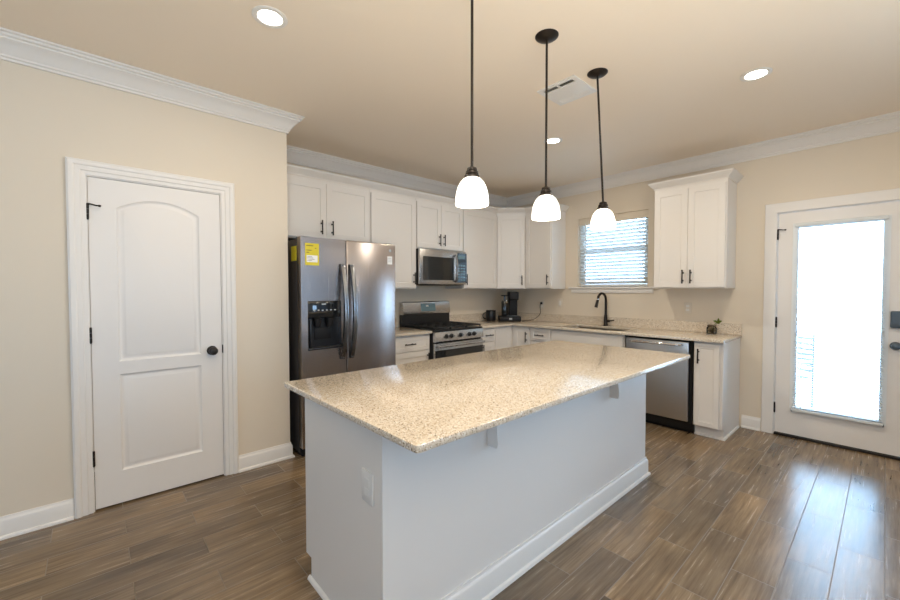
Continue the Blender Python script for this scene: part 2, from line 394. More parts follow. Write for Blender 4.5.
def panel_door(w, h, panels, t=.035):
    """moulded slab: local x width, z height, face at y=0"""
    bm = B(); outer = [bm.verts.new((x, 0, z)) for x, z in ((0, 0), (w, 0), (w, h), (0, h))]
    back = [bm.verts.new((x, t, z)) for x, z in ((0, 0), (w, 0), (w, h), (0, h))]
    es = [bm.edges.new((outer[k], outer[(k + 1) % 4])) for k in range(4)]
    loops = []
    for poly in panels:
        vs = [bm.verts.new((x, 0, z)) for x, z in poly]; loops.append((poly, vs))
        es += [bm.edges.new((vs[k], vs[(k + 1) % len(vs)])) for k in range(len(vs))]
    bmesh.ops.triangle_fill(bm, use_beauty=True, use_dissolve=False, edges=es)
    for f in [f for f in bm.faces if any(all(v in vs for v in f.verts) for _, vs in loops)]: bm.faces.remove(f)
    for poly, vs in loops:
        prev = vs
        for d, y in ((.006, .006), (.014, .010), (.020, .010), (.034, .003), (.042, .0015)):
            cur = [bm.verts.new((x, y, z)) for x, z in offset_poly(poly, d)]; n = len(cur)
            for k in range(n): bm.faces.new((prev[k], prev[(k + 1) % n], cur[(k + 1) % n], cur[k]))
            prev = cur
        bm.faces.new(prev)
    for k in range(4): bm.faces.new((outer[k], outer[(k + 1) % 4], back[(k + 1) % 4], back[k]))
    bm.faces.new(back[::-1]); return bm
pw, ph = .7016, 2.034; py0 = -4.762
arch = [(.128, .90), (.572, .90), (.572, 1.862)] + [(.572 - .444 * k / 16, 1.862 + .072 * (1 - ((k - 8) / 8) ** 2)) for k in range(1, 16)] + [(.128, 1.862)]
sq = [(.128, .205), (.572, .205), (.572, .820), (.128, .820)]
bm = panel_door(pw, ph, [sq, arch]); bm.transform(FX(py0, PX - .002, .012))
d1 = struct('door_1', bm, M_door, 'white two-panel door with an arched upper panel and black knob', 'door')
bm = holed(B(), 'x', PX - .12, PX, PD[0] + .0005, PD[1] - .0005, .0005, PD[3] - .0005, [(-4.7645, -4.0575, 0, 2.049)])
link('door_jamb', bm, M_trim, d1)
link('door_stop', bx(PX - .055, PX - .040, -4.7640, -4.058, 2.030, 2.048), M_trim, d1)
casing('door_casing', d1, 'x', -4.770, -4.052, 2.055, PX + .0005, 1)
def knob_bm(c, ax):
    M = Matrix.Translation(c) @ (Matrix.Rotation(R(90), 4, 'Y') if ax == 'x' else Matrix.Rotation(R(90), 4, 'X'))
    return lathe(B(), [(0, 0), (.031, 0), (.033, .004), (.030, .009), (.014, .013), (.011, .020), (.012, .030), (.022, .037), (.028, .046), (.0285, .056), (.024, .065), (.012, .070), (0, .071)], (0, 0, 0), 28, M)
o = link('door_knob', knob_bm((PX - .0015, -4.124, .930), 'x'), M_bronze, d1); o['label'] = 'black round door knob'
def hinge(parent, axis, u, z, face, sgn, pin=False):
    bm = B(); P = (lambda h, a, b: (face + sgn * h, u + a, z + b)) if axis == 'x' else (lambda h, a, b: (u + a, face + sgn * h, z + b))
    for k in range(3): tube(bm, [P(.006, 0, -.044 + k * .030), P(.006, 0, -.0155 + k * .030)], .0065, 10)
    for e in (-.046, .046): tube(bm, [P(.006, 0, e - .004), P(.006, 0, e + .003)], [.004, .0055], 8)
    if pin:
        tube(bm, [P(.006, 0, .046), P(.014, .018, .043), P(.024, .038, .037), P(.030, .052, .036)], [.0055, .0045, .004, .004], 8)
        tube(bm, [P(.0295, .050, .036), P(.032, .060, .035)], .0065, 8)
    o = link('hinge', bm, M_bronze, parent); o['label'] = 'black door hinge' + (' with a stop arm' if pin else ''); return o
for z, p in ((1.837, True), (1.087, False), (.329, False)): hinge(d1, 'x', -4.7645, z, PX - .001, 1, p)
o = link('strike_plate', bx(PX - .012, PX + .0015, -4.0575, -4.053, .905, .965), M_bronze, d1)

# ---- entry door with glass
ex0, ex1, ez0, ez1 = 3.2654, 4.180, .023, 2.063
GX0, GX1, GZ0, GZ1 = 3.41, 3.93, .29, 1.92
bm = holed(B(), 'y', .004, .048, ex0, ex1, ez0, ez1, [(GX0 - .02, GX1 + .02, GZ0 - .02, GZ1 + .02)])
d2 = struct('door_2', bm, M_door, 'white exterior door with one tall glass pane and inner blind', 'door')
link('glass_frame', sweep(B(), [(GX0 - .022, GZ0 - .022), (GX0 - .022, GZ1 + .022), (GX1 + .022, GZ1 + .022), (GX1 + .022, GZ0 - .022), (GX0 - .022, GZ0 - .022)][::1],
     [(-.018, 0), (-.018, .006), (.006, .009), (.024, .006), (.024, -.045), (.001, -.045), (.001, 0)], lambda a, b, h: (a, .0035 - h, b)), M_vinyl, d2)
link('glass_pane', bx(GX0 - .005, GX1 + .005, .022, .030, GZ0 - .005, GZ1 + .005), M_glass, d2)
bm = holed(B(), 'y', .0005, .139, ED[0] + .0005, ED[1] - .0005, .0005, ED[3] - .0005, [(ex0 - .003, ex1 + .003, 0, ez1 + .003)])
link('door_jamb', bm, M_trim, d2)
CASE2 = [(0, 0), (0, .014), (.004, .017), (.086, .017), (.090, .014), (.090, 0)]
casing('door_casing', d2, 'y', ex0 - .008, ex1 + .008, ez1 + .008, -.0005, -1, CASE2)
o = link('threshold', bx(ex0 - .002, ex1 + .002, -.02, .138, .0005, .018, .004), M_bronze, d2); o['label'] = 'dark door threshold'
o = link('sweep_seal', bx(ex0, ex1, .006, .046, .0185, .0228), M_gap, d2)
for z, p in ((1.872, True), (1.056, False), (.253, False)): hinge(d2, 'y', ex0 - .001, z, .001, -1, p)
o = link('keypad_lock', bx(3.978, 4.046, -.030, .0035, 1.052, 1.188, .010, 3), M_slate, d2); o['label'] = 'grey keypad deadbolt'
link('keypad_cover', bx(3.984, 4.040, -.034, -.0305, 1.085, 1.180, .0015, 1), M_slate, o)
o = link('door_knob', knob_bm((4.010, .0035, .908), 'y'), M_slate, d2); o['label'] = 'dark grey oval door knob'

# ---- sink window
wroot = thing('window_1', 'white sink window with half-open blinds behind the sink', 'window', (1.66, 0, SW[2]), kind='structure')
x0, x1, z0, z1 = SW[0] + .0005, SW[1] - .0005, SW[2] + .0005, SW[3] - .0005
link('window_frame', holed(B(), 'y', .085, .135, x0, x1, z0, z1, [(x0 + .035, x1 - .035, z0 + .035, z1 - .035)]), M_vinyl, wroot)
link('sash', holed(B(), 'y', .092, .118, x0 + .036, x1 - .036, 1.840, z1 - .036, [(x0 + .065, x1 - .065, 1.875, z1 - .07)]), M_vinyl, wroot)
link('sash', holed(B(), 'y', .080, .091, x0 + .036, x1 - .036, z0 + .036, 1.872, [(x0 + .07, x1 - .07, z0 + .075, 1.832)]), M_vinyl, wroot)
link('glass_pane', bx(x0 + .066, x1 - .066, .103, .107, 1.876, z1 - .071), M_glass, wroot)
link('glass_pane', bx(x0 + .071, x1 - .071, .084, .088, z0 + .076, 1.831), M_glass, wroot)
link('window_sill', bx(1.092, 2.210, -.035, -.0005, 1.372, 1.394, .004), M_trim, wroot)
link('apron', sweep(B(), [(1.130, 1.318), (2.165, 1.318)], [(0, 0), (0, .012), (-.012, .016), (-.045, .016), (-.053, .012), (-.053, 0)], lambda a, b, h: (a, -.0005 - h, b)), M_trim, wroot)
# windows outside the view
def plain_window(name, axis, u0, u1, z0, z1, t, label):
    lo, hi = t + .05, t + .11; e = .0005
    o = struct(name, holed(B(), axis, lo, hi, u0 + e, u1 - e, z0 + e, z1 - e, [(u0 + .05, (u0 + u1) / 2 - .02, z0 + .05, z1 - .05), ((u0 + u1) / 2 + .02, u1 - .05, z0 + .05, z1 - .05)]), M_vinyl, label, 'window')
    for a, b in ((u0 + .05, (u0 + u1) / 2 - .02), ((u0 + u1) / 2 + .02, u1 - .05)):
        bm = bx(a + e, b - e, t + .078, t + .082, z0 + .0505, z1 - .0505) if axis == 'y' else bx(t + .078, t + .082, a + e, b - e, z0 + .0505, z1 - .0505)
        link('glass_pane', bm, M_glass, o)
plain_window('window_2', 'y', *BW, 0, 'white window right of the glazed door')
plain_window('added_window_4', 'x', -2.80, -2.20, .85, 2.05, XR, 'small white window added on the unseen right wall nearer the glazed door for daylight')  # added so cool daylight reaches the island's seating side
plain_window('added_window_5', 'y', 2.4, 3.4, 1.0, 1.95, YB - .14 - .02, 'white window added behind the viewpoint for daylight')  # added to brighten the near end of the island
plain_window('added_window_3', 'x', -6.7, -5.7, .90, 2.10, XR, 'white window added on the unseen right wall beyond the viewpoint for daylight')  # added for daylight on the left wall and island

# ------------------------------------------------------------------ outdoors
struct('patio_ground', bx(-6, 14, .16, 14, -.16, -.06), M_patio, 'pale concrete patio outside the glazed door', 'patio')
pc = thing('patio_chair', 'slatted metal patio chair seen faintly through the door glass', 'chair', (3.08, 1.5, -.06), R(-35)); pc.scale = (.84, .84, .84)
def lb(*a, **k): return box(B(), *a, **k)
bm = B()
for k in range(7): box(bm, -.24, .24, -.24 + k * .07, -.19 + k * .07, .43, .45, .004, 1)
link('seat', bm, M_wire, pc, world=False)
bm = B()
for k in range(7): box(bm, -.25, .25, .255, .275, .52 + k * .075, .555 + k * .075, .004, 1)
link('backrest', bm, M_wire, pc, world=False)
for sx in (-.26, .26):
    link('leg', tube(B(), [(sx, -.24, 0), (sx, -.24, .64)], .012, 8), M_wire, pc, world=False)
    link('leg', tube(B(), [(sx, .26, 0), (sx, .265, 1.05)], .012, 8), M_wire, pc, world=False)
    link('armrest', tube(B(), [(sx, -.25, .65), (sx, .26, .65)], .016, 8), M_wire, pc, world=False)

# ------------------------------------------------------------------ wall cabinets
UZ0, UZ1, UD = 1.372, 2.405, .33
WALLCAB = 'white wall cabinets of the kitchen'
DT = .021    # door sits this far in front of the carcass
def upper_x(name, label, y0, y1, z0, doors, ins=.034):
    """wall cabinet on the range wall, front facing +X; doors: (y0,y1,handle side)"""
    root = thing(name, label, 'cabinet', (.165, (y0 + y1) / 2, z0), R(90), WALLCAB)
    link('carcass', bx(.001, UD, y0 + .0008, y1 - .0008, z0, UZ1 - .001, .0015, 1), M_cab, root)
    for a, b, s in doors:
        w, h = b - a, 2.372 - (z0 + .012)
        hx = w - ins if s == 'r' else ins
        add_door(root, w, h, FX(a, UD + DT, z0 + .012), (hx, .105, True))
    return root
upper_x('wall_cabinet', 'white two-door wall cabinet directly above the refrigerator', PY + .003, -2.600, 1.835, [(-3.545, -3.082, 'r'), (-3.079, -2.612, 'l')], .052)
upper_x('wall_cabinet', 'white single-door wall cabinet between refrigerator and microwave', -2.600, -2.002, UZ0, [(-2.590, -2.012, 'r')])
upper_x('wall_cabinet', 'short white two-door wall cabinet right above the microwave', -2.002, -1.264, 1.835, [(-1.994, -1.630, 'r'), (-1.627, -1.272, 'l')])
upper_x('wall_cabinet', 'white single-door wall cabinet just right of the microwave', -1.264, -.612, UZ0, [(-1.255, -.622, 'l')])
# diagonal corner cabinet
root = thing('wall_cabinet', 'white diagonal corner wall cabinet above the coffee maker', 'cabinet', (.25, -.25, UZ0), R(45), WALLCAB)
bm = prism(B(), [(.001, -.6105), (UD - .001, -.6105), (.6105, -UD + .001), (.6105, -.001), (.001, -.001)], 'z', UZ0, UZ1 - .001); link('carcass', bm, M_cab, root)
dw = math.hypot(.28, .28) - .028
Mdiag = Matrix.Translation((.33, -.61, UZ0 + .012)) @ Matrix.Rotation(R(45), 4, 'Z') @ Matrix.Translation((.013, -DT, 0))
add_door(root, dw, 2.372 - UZ0 - .012, Mdiag, (dw - .034, .105, True))
# cabinet left of the window
def upper_y(name, label, x0, x1, doors):
    root = thing(name, label, 'cabinet', ((x0 + x1) / 2, -.165, UZ0), 0, WALLCAB)
    link('carcass', bx(x0 + .0008, x1 - .0008, -UD, -.001, UZ0, UZ1 - .001, .0015, 1), M_cab, root)
    for a, b, s in doors:
        w = b - a; add_door(root, w, 2.372 - UZ0 - .012, FY(a, -UD - DT, UZ0 + .012), (w - .034 if s == 'r' else .034, .105, True))
    return root
upper_y('wall_cabinet', 'white single-door wall cabinet at the left of the sink window', .612, 1.035, [(.635, 1.024, 'r')])
rc = upper_y('wall_cabinet', 'white two-door wall cabinet at the right of the sink window', 2.290, 2.940, [(2.300, 2.612, 'r'), (2.615, 2.930, 'l')])
CC = [(.0005, 0), (.004, .0), (.006, .012), (.014, .018), (.030, .034), (.044, .050), (.050, .056), (.052, .070), (.0005, .070)]
run = [(UD, PY + .003), (UD, -.612), (.612, -UD), (1.035, -UD), (1.035, -.001)]
o = link('cabinet_crown', sweep(B(), run, [(a, UZ1 + b) for a, b in CC]), M_cab, loc=(UD, -2, UZ1))
tag(o, 'continuous white crown strip along the top of the left run of wall cabinets', 'cabinet crown')
link('crown', sweep(B(), [(2.290, -.001), (2.290, -UD), (2.940, -UD), (2.940, -.001)][::1], [(a, UZ1 + b) for a, b in CC]), M_cab, rc)

# ------------------------------------------------------------------ base cabinets
CT0, CT1 = .886, .914; BD = .60; FZ = .105; BASEG = 'white base cabinets along the kitchen walls'
def base_carcass_x(y0, y1): # front facing +X
    return prism(B(), [(.001, .0005), (BD - .065, .0005), (BD - .065, .10), (BD, .10), (BD, CT0 - .001), (.001, CT0 - .001)], 'y', y0 + .0008, y1 - .0008)
def base_carcass_y(x0, x1, top=CT0 - .001):
    return prism(B(), [(-.001, .0005), (-BD + .065, .0005), (-BD + .065, .10), (-BD, .10), (-BD, top), (-.001, top)], 'x', x0 + .0008, x1 - .0008)
DZ0, DZ1 = .715, .868     # drawer band
root = thing('base_cabinet', 'white base cabinet between the refrigerator and the range', 'cabinet', (.3, -2.31, 0), R(90), BASEG)
link('carcass', base_carcass_x(-2.600, -2.020), M_cab, root)
w = .552; add_door(root, w, DZ1 - DZ0, FX(-2.588, BD + DT, DZ0), (w / 2, (DZ1 - DZ0) / 2, False), 'drawer')
add_door(root, w, DZ0 - .012 - FZ, FX(-2.588, BD + DT, FZ), (w - .034, DZ0 - FZ - .10, True))
root = thing('base_cabinet', 'narrow white base cabinet just right of the range', 'cabinet', (.3, -1.11, 0), R(90), BASEG)
link('carcass', base_carcass_x(-1.257, -.965), M_cab, root)
w = .262; add_door(root, w, DZ1 - DZ0, FX(-1.236, BD + DT, DZ0), (w / 2 + .01, (DZ1 - DZ0) / 2, False), 'drawer')
add_door(root, w, DZ0 - .012 - FZ, FX(-1.236, BD + DT, FZ), (.034, DZ0 - FZ - .10, True))
# L-shaped corner
root = thing('base_cabinet', 'white L-shaped corner base cabinet below the coffee maker', 'cabinet', (.3, -.3, 0), R(45), BASEG)
bm = B(); Lp = lambda d: [(.001, -.9642), (d, -.9642), (d, -d), (.9142, -d), (.9142, -.001), (.001, -.001)]
prism(bm, Lp(BD), 'z', .10, CT0 - .001); prism(bm, Lp(BD - .065), 'z', .0005, .0998); link('carcass', bm, M_cab, root)
add_door(root, .300, DZ1 - FZ, FX(-.9485, BD + DT, FZ)); add_door(root, .245, DZ1 - FZ, FY(.6455, -BD - DT, FZ), (.211, DZ1 - FZ - .115, True))
root = thing('base_cabinet', 'white drawer base cabinet between the corner and the sink', 'cabinet', (1.06, -.3, 0), 0, BASEG)
link('carcass', base_carcass_y(.915, 1.212), M_cab, root)
w = .282; add_door(root, w, DZ1 - DZ0, FY(.922, -BD - DT, DZ0), (w / 2, (DZ1 - DZ0) / 2, False), 'drawer')
add_door(root, w, DZ0 - .012 - FZ, FY(.922, -BD - DT, FZ), (w - .034, DZ0 - FZ - .10, True))
root = thing('base_cabinet', 'wide white sink base cabinet with a plain false front', 'cabinet', (1.66, -.3, 0), 0, BASEG)
link('carcass', base_carcass_y(1.212, 2.115, .66), M_cab, root)
link('top_rail', bx(1.213, 2.114, -BD, -BD + .02, .661, CT0 - .001), M_cab, root)
for a, b in ((1.213, 1.232), (2.095, 2.114)): link('side_panel', bx(a, b, -BD + .0205, -.001, .661, CT0 - .001), M_cab, root)
link('false_front', slab_front(.872, DZ1 - DZ0, FY(1.226, -BD - DT, DZ0)), M_cab, root)
add_door(root, .434, DZ0 - .012 - FZ, FY(1.226, -BD - DT, FZ), (.40, DZ0 - FZ - .10, True)); add_door(root, .434, DZ0 - .012 - FZ, FY(1.664, -BD - DT, FZ), (.034, DZ0 - FZ - .10, True))
root = thing('base_cabinet', 'narrow white base cabinet ending the run right of the dishwasher', 'cabinet', (2.87, -.3, 0), 0, BASEG)
link('carcass', base_carcass_y(2.757, 2.970), M_cab, root)
link('end_panel', prism(B(), [(-.001, .0005), (-BD + .045, .0005), (-BD + .045, .10), (-BD, .10), (-BD, CT0 - .001), (-.001, CT0 - .001)], 'x', 2.9705, 2.990), M_cab, root)
add_door(root, .196, .866 - FZ, FY(2.768, -BD - DT, FZ), (.034, .866 - FZ - .115, True))
link('toe_board', bx(2.760, 2.9700, -BD + .045, -BD + .0645, .001, .0995), M_cab, root)
link('shoe_moulding', sweep(B(), [(2.760, -BD + .0445), (2.9905, -BD + .0445), (2.9905, -.03)], [(0, .0005), (.013, .0005), (.013, .006), (.009, .014), (0, .018)]), M_trim, root)

# ------------------------------------------------------------------ worktops
def stone(bm): return bm
o = link('countertop', bx(.001, .650, -2.600, -2.0190, CT0, CT1, .004), M_gran, loc=(.3, -2.3, CT0)); tag(o, 'short speckled granite worktop left of the range', 'countertop')
link('backsplash', bx(.001, .021, -2.600, -2.045, CT1 + .0003, 1.02, .002, 1), M_gran, o)
SX0, SX1, SY0, SY1 = 1.275, 2.045, -.535, -.135
bm = B(); pts = [(.001, -1.2575), (.650, -1.2575), (.650, -.650), (3.0025, -.650), (3.0025, -.001), (.001, -.001)]
vo = [bm.verts.new((x, y, CT1)) for x, y in pts]; es = [bm.edges.new((vo[k], vo[(k + 1) % 6])) for k in range(6)]
hp = []
for cx, cy, a0 in ((SX1 - .05, SY1 - .05, 0), (SX0 + .05, SY1 - .05, 90), (SX0 + .05, SY0 + .05, 180), (SX1 - .05, SY0 + .05, 270)):
    hp += [(cx + .05 * math.cos(R(a0 + 18 * k)), cy + .05 * math.sin(R(a0 + 18 * k))) for k in range(6)]
vh = [bm.verts.new((x, y, CT1)) for x, y in hp]; es += [bm.edges.new((vh[k], vh[(k + 1) % len(vh)])) for k in range(len(vh))]
bmesh.ops.triangle_fill(bm, use_beauty=True, use_dissolve=False, edges=es)
hv = set(vh)
for f in [f for f in bm.faces if all(v in hv for v in f.verts)]: bm.faces.remove(f)
r = bmesh.ops.extrude_face_region(bm, geom=list(bm.faces)); bmesh.ops.translate(bm, vec=(0, 0, CT0 - CT1), verts=[g for g in r['geom'] if isinstance(g, bmesh.types.BMVert)])
top = link('countertop', bm, M_gran, loc=(1.6, -.3, CT0), bevel=.003); tag(top, 'long L-shaped speckled granite worktop with the sink cut into it', 'countertop')
link('backsplash', prism(B(), [(.001, -1.236), (.021, -1.236), (.021, -.021), (3.0025, -.021), (3.0025, -.001), (.001, -.001)], 'z', CT1 + .0003, 1.02), M_gran, top)
# sink
sk = thing('sink', 'steel undermount sink set in the worktop below the faucet', 'sink', (1.66, -.335, .70))
bm = B(); e = .004
def rr(x0, x1, y0, y1, r, z):
    out = []
    for cx, cy, a0 in ((x1 - r, y1 - r, 0), (x0 + r, y1 - r, 90), (x0 + r, y0 + r, 180), (x1 - r, y0 + r, 270)):
        out += [bm.verts.new((cx + r * math.cos(R(a0 + 18 * k)), cy + r * math.sin(R(a0 + 18 * k)), z)) for k in range(6)]
    return out
rings = [rr(SX0 - .02, SX1 + .02, SY0 - .02, SY1 + .02, .06, CT0 - .0015), rr(SX0 + e, SX1 - e, SY0 + e, SY1 - e, .05, CT0 - .0015), rr(SX0 + .012, SX1 - .012, SY0 + .012, SY1 - .012, .06, .72), rr(SX0 + .05, SX1 - .05, SY0 + .05, SY1 - .05, .06, .70)]
for a, b in zip(rings, rings[1:]):
    for k in range(24): bm.faces.new((a[k], a[(k + 1) % 24], b[(k + 1) % 24], b[k]))
bm.faces.new(rings[-1]); link('basin', bm, M_sink, sk)
link('drain', lathe(B(), [(0, .002), (.03, .002), (.042, .004), (.044, .0015)], (1.66, -.335, .70), 20), M_chrome, sk)
# faucet
fx, fy, fz = 1.640, -.075, CT1 + .0003
fa = thing('faucet', 'dark bronze gooseneck pull-down faucet behind the sink', 'faucet', (fx, fy, fz))
link('body', lathe(B(), [(0, 0), (.027, 0), (.028, .006), (.024, .012), (.0215, .06), (.019, .12), (.014, .145), (0, .146)], (fx, fy, fz), 24), M_bronze, fa)
dx, dy = -.10, -.995   # spout swings towards the sink
arcp = [(fx, fy, fz + .14), (fx, fy, fz + .28)] + [(fx + dx * .085 * (1 - math.cos(R(a))), fy + dy * .085 * (1 - math.cos(R(a))), fz + .315 + .085 * math.sin(R(a))) for a in range(0, 171, 15)]
link('spout', tube(B(), arcp, .0145, 14), M_bronze, fa)
ex, ey, ez = arcp[-1]; q = Vector((ex, ey, ez)); dn = Vector((-.012, -.02, -.10)).normalized()
link('spray_head', tube(B(), [q, q + dn * .012, q + dn * .016, q + dn * .06, q + dn * .105, q + dn * .108], [.0125, .0125, .0155, .017, .020, .017], 14), M_bronze, fa)
o = link('collar', tube(B(), [q + dn * .004, q + dn * .012], .0142, 14), M_chrome, fa); o['label'] = 'silver collar ring'
link('lever', tube(B(), [(fx + .018, fy, fz + .062), (fx + .045, fy, fz + .062), (fx + .05, fy - .01, fz + .064), (fx + .115, fy - .03, fz + .078)], [.016, .016, .008, .007], 12), M_bronze, fa)

# ------------------------------------------------------------------ refrigerator
fy0, fy1 = -3.527, -2.628; FXF = .845; FTOP = 1.788
fr = thing('refrigerator', 'dark stainless side-by-side refrigerator with ice and water dispenser', 'refrigerator', (.42, -3.08, 0), R(90))
o = link('cabinet_body', bx(.03, .770, fy0 + .006, fy1 - .006, .03, FTOP - .012, .006), M_side, fr); o['label'] = 'dark charcoal side casing'
ys = -3.138
def fdoor(y0, y1, z0, z1): return box(B(), .775, FXF, y0, y1, z0, z1, .012, 3)
DY0, DY1, DZA, DZB = -3.474, -3.185, .872, 1.272
# freezer door with the dispenser recess
bm = B()
holed(bm, 'x', .775, FXF, fy0, ys - .004, .085, FTOP, [(DY0, DY1, DZA, DZB)])
fd = link('freezer_door', bm, M_fridge, fr, bevel=.006)
o = link('dispenser', bx(.779, .790, DY0 + .001, DY1 - .001, DZA + .001, DZB - .001), M_black, fd)
o['label'] = 'black ice and water dispenser'
link('dispenser', bx(.7905, FXF + .003, DY0 + .001, DY1 - .001, 1.135, DZB - .001, .003), M_blackglass, fd)['label'] = 'black glass control panel'
for k in range(6): link('button_mark', bx(FXF + .0032, FXF + .004, -3.432 + k * .036, -3.416 + k * .036, 1.192, 1.200), M_button, fd)
link('dispenser_badge', bx(FXF + .0032, FXF + .004, -3.36, -3.325, 1.240, 1.250), M_button, fd)
link('drip_tray', bx(.7905, FXF + .010, DY0 + .001, DY1 - .001, DZA + .001, DZA + .018, .004), M_black, fd)
for yy in (-3.382, -3.275): link('spout', lathe(B(), [(0, 0), (.022, 0), (.028, .03), (.034, .075), (0, .076)], (.815, yy, 1.055), 16), M_blackm, fd)
link('paddle', bx(.792, .800, -3.40, -3.26, .95, 1.05, .003), M_blackm, fd)
link('spout_cover', bx(.795, .835, -3.455, -3.44, .89, 1.12, .003), M_black, fd)
rd = link('refrigerator_door', fdoor(ys + .004, fy1, .085, FTOP), M_fridge, fr)
for par, yy in ((fd, ys - .042), (rd, ys + .042)):
    n = 22; bm = B(); rings = []
    for k in range(n + 1):
        t = k / n; z = .775 + .805 * t; bow = .013 + .072 * math.sin(math.pi * t) ** .85
        w = .021; d = .012; xx = FXF + bow
        rings.append([bm.verts.new(p) for p in ((xx - d, yy - w, z), (xx + d * .6, yy - w * .8, z), (xx + d, yy, z), (xx + d * .6, yy + w * .8, z), (xx - d, yy + w, z))])
    for a, b in zip(rings, rings[1:]):
        for k in range(5): bm.faces.new((a[k], a[(k + 1) % 5], b[(k + 1) % 5], b[k]))
    bm.faces.new(rings[0]); bm.faces.new(rings[-1][::-1])
    for z in (.80, 1.555): box(bm, FXF + .0005, FXF + .03, yy - .013, yy + .013, z - .02, z + .02, .003, 1)
    link('handle', bm, M_handle, par)['label'] = 'bowed dark steel handle'
link('hinge_cover', bx(.70, .80, fy0 + .02, fy0 + .09, FTOP - .0115, FTOP + .008, .004), M_blackm, fr)
link('hinge_cover', bx(.70, .80, fy1 - .09, fy1 - .02, FTOP - .0115, FTOP + .008, .004), M_blackm, fr)
link('kick_grille', bx(.70, .80, fy0 + .01, fy1 - .01, .012, .078, .004), M_blackm, fr)
for xx in (.10, .66):
    for yy in (fy0 + .06, fy1 - .06): link('foot', tube(B(), [(xx, yy, .0005), (xx, yy, .031)], .02, 10), M_blackm, fr)
lab = link('energy_label', bx(FXF + .0003, FXF + .001, -3.492, -3.378, 1.560, 1.737), M_yel, fd); lab['label'] = 'yellow energy label'
bm = B()
box(bm, FXF + .0011, FXF + .0014, -3.480, -3.390, 1.585, 1.640); link('white_panel', bm, M_white, fd)
for k, (a, b) in enumerate(((-3.482, -3.425), (-3.412, -3.400), (-3.482, -3.440), (-3.482, -3.46))): link('label_print', bx(FXF + .0011, FXF + .0014, a, b, 1.714 - k * .018, 1.719 - k * .018), M_ink, fd)
for k in range(4): link('label_print', bx(FXF + .0015, FXF + .0018, -3.476, -3.436 + .01 * (k % 3), 1.629 - k * .011, 1.632 - k * .011), M_ink, fd)
link('energy_label', bx(.63, .745, fy0 + .0045, fy0 + .0055, 1.60, 1.72), M_yel, fr)['label'] = 'yellow label on the side'
link('white_sticker', bx(FXF + .0003, FXF + .0009, -2.720, -2.668, 1.598, 1.672), M_white, rd)['label'] = 'white sticker'
bm = B()
for k in range(3): box(bm, FXF + .001, FXF + .0013, -2.714, -2.674, 1.652 - k * .016, 1.657 - k * .016)
link('sticker_print', bm, M_button, rd)
link('emblem', lathe(B(), [(0, .0012), (.012, .0012), (.013, 0)], (0, 0, 0), 18, Matrix.Translation((FXF + .0003, -2.690, 1.725)) @ Matrix.Rotation(R(90), 4, 'Y')), M_button, rd)['label'] = 'small round grey emblem'

# ------------------------------------------------------------------ range
ry0, ry1 = -2.0170, -1.2600; RX = .655
rg = thing('gas_range', 'stainless gas range with black grates between the base cabinets', 'stove', (.35, -1.64, 0), R(90))
link('body', bx(.03, RX, ry0 + .001, ry1 - .001, .0605, .898, .003), M_black, rg)
for xx in (.10, .58):
    for yy in (ry0 + .05, ry1 - .05): link('foot', tube(B(), [(xx, yy, .0005), (xx, yy, .061)], .018, 10), M_blackm, rg)
bm = bx(.09, .682, ry0 - .0005, ry1 + .0005, .8985, .918, .005); link('cooktop', bm, M_black, rg)
bgd = link('backguard', prism(B(), [(.030, .8985), (.085, .919), (.082, 1.06), (.030, 1.06)], 'y', ry0, ry1), M_black, rg)
o = link('backguard_panel', prism(B(), [(.028, 1.0605), (.100, 1.0605), (.106, 1.075), (.086, 1.205), (.074, 1.215), (.028, 1.215)], 'y', ry0 + .004, ry1 - .004), M_steel, rg, bevel=.003); o['label'] = 'stainless control panel'
def on_bg(y0, y1, z0, z1, d):
    f = lambda z: .106 - (z - 1.075) * .02 / .13
    return prism(B(), [(f(z0) + .0003, z0), (f(z0) + d, z0), (f(z1) + d, z1), (f(z1) + .0003, z1)], 'y', y0, y1)
dsp = link('display', on_bg(-1.745, -1.515, 1.095, 1.190, .002), M_teal, o); dsp['label'] = 'blue grey display'
link('clock', on_bg(-1.665, -1.625, 1.150, 1.172, .0026), M_white, dsp)['label'] = 'lit white digits patch'
for x0_, x1_, name in ((.115, .385, 0), (.392, .668, 1)): pass
for k in range(3):
    a = ry0 + .012 + k * .2445; b = a + .243; bm = B(); zt, zb = .950, .9185
    box(bm, .120, .665, a, a + .012, zt - .014, zt, .003, 1); box(bm, .120, .665, b - .012, b, zt - .014, zt, .003, 1)
    for xx in (.120, .250, .386, .520, .653): box(bm, xx, xx + .012, a + .012, b - .012, zt - .014, zt, .003, 1)
    box(bm, .132, .653, (a + b) / 2 - .006, (a + b) / 2 + .006, zt - .012, zt + .002, .003, 1)
    for xx in (.124, .655):
        for yy in (a + .006, b - .006): tube(bm, [(xx, yy, zb), (xx, yy, zt - .01)], .007, 8)
    link('grate', bm, M_iron, rg)
for xx, yy in ((.255, -1.86), (.520, -1.86), (.255, -1.42), (.520, -1.42), (.39, -1.64)):
    link('burner', lathe(B(), [(0, .014), (.030, .014), (.034, .010), (.034, .006), (.045, .004), (.046, 0), (0, 0)], (xx, yy, .9185), 20), M_iron, rg)
o = link('knob_panel', prism(B(), [(RX + .0005, .790), (.690, .790), (.700, .796), (.690, .890), (.684, .8975), (RX + .0005, .8975)], 'y', ry0 + .001, ry1 - .001), M_steel, rg); o['label'] = 'stainless knob panel'
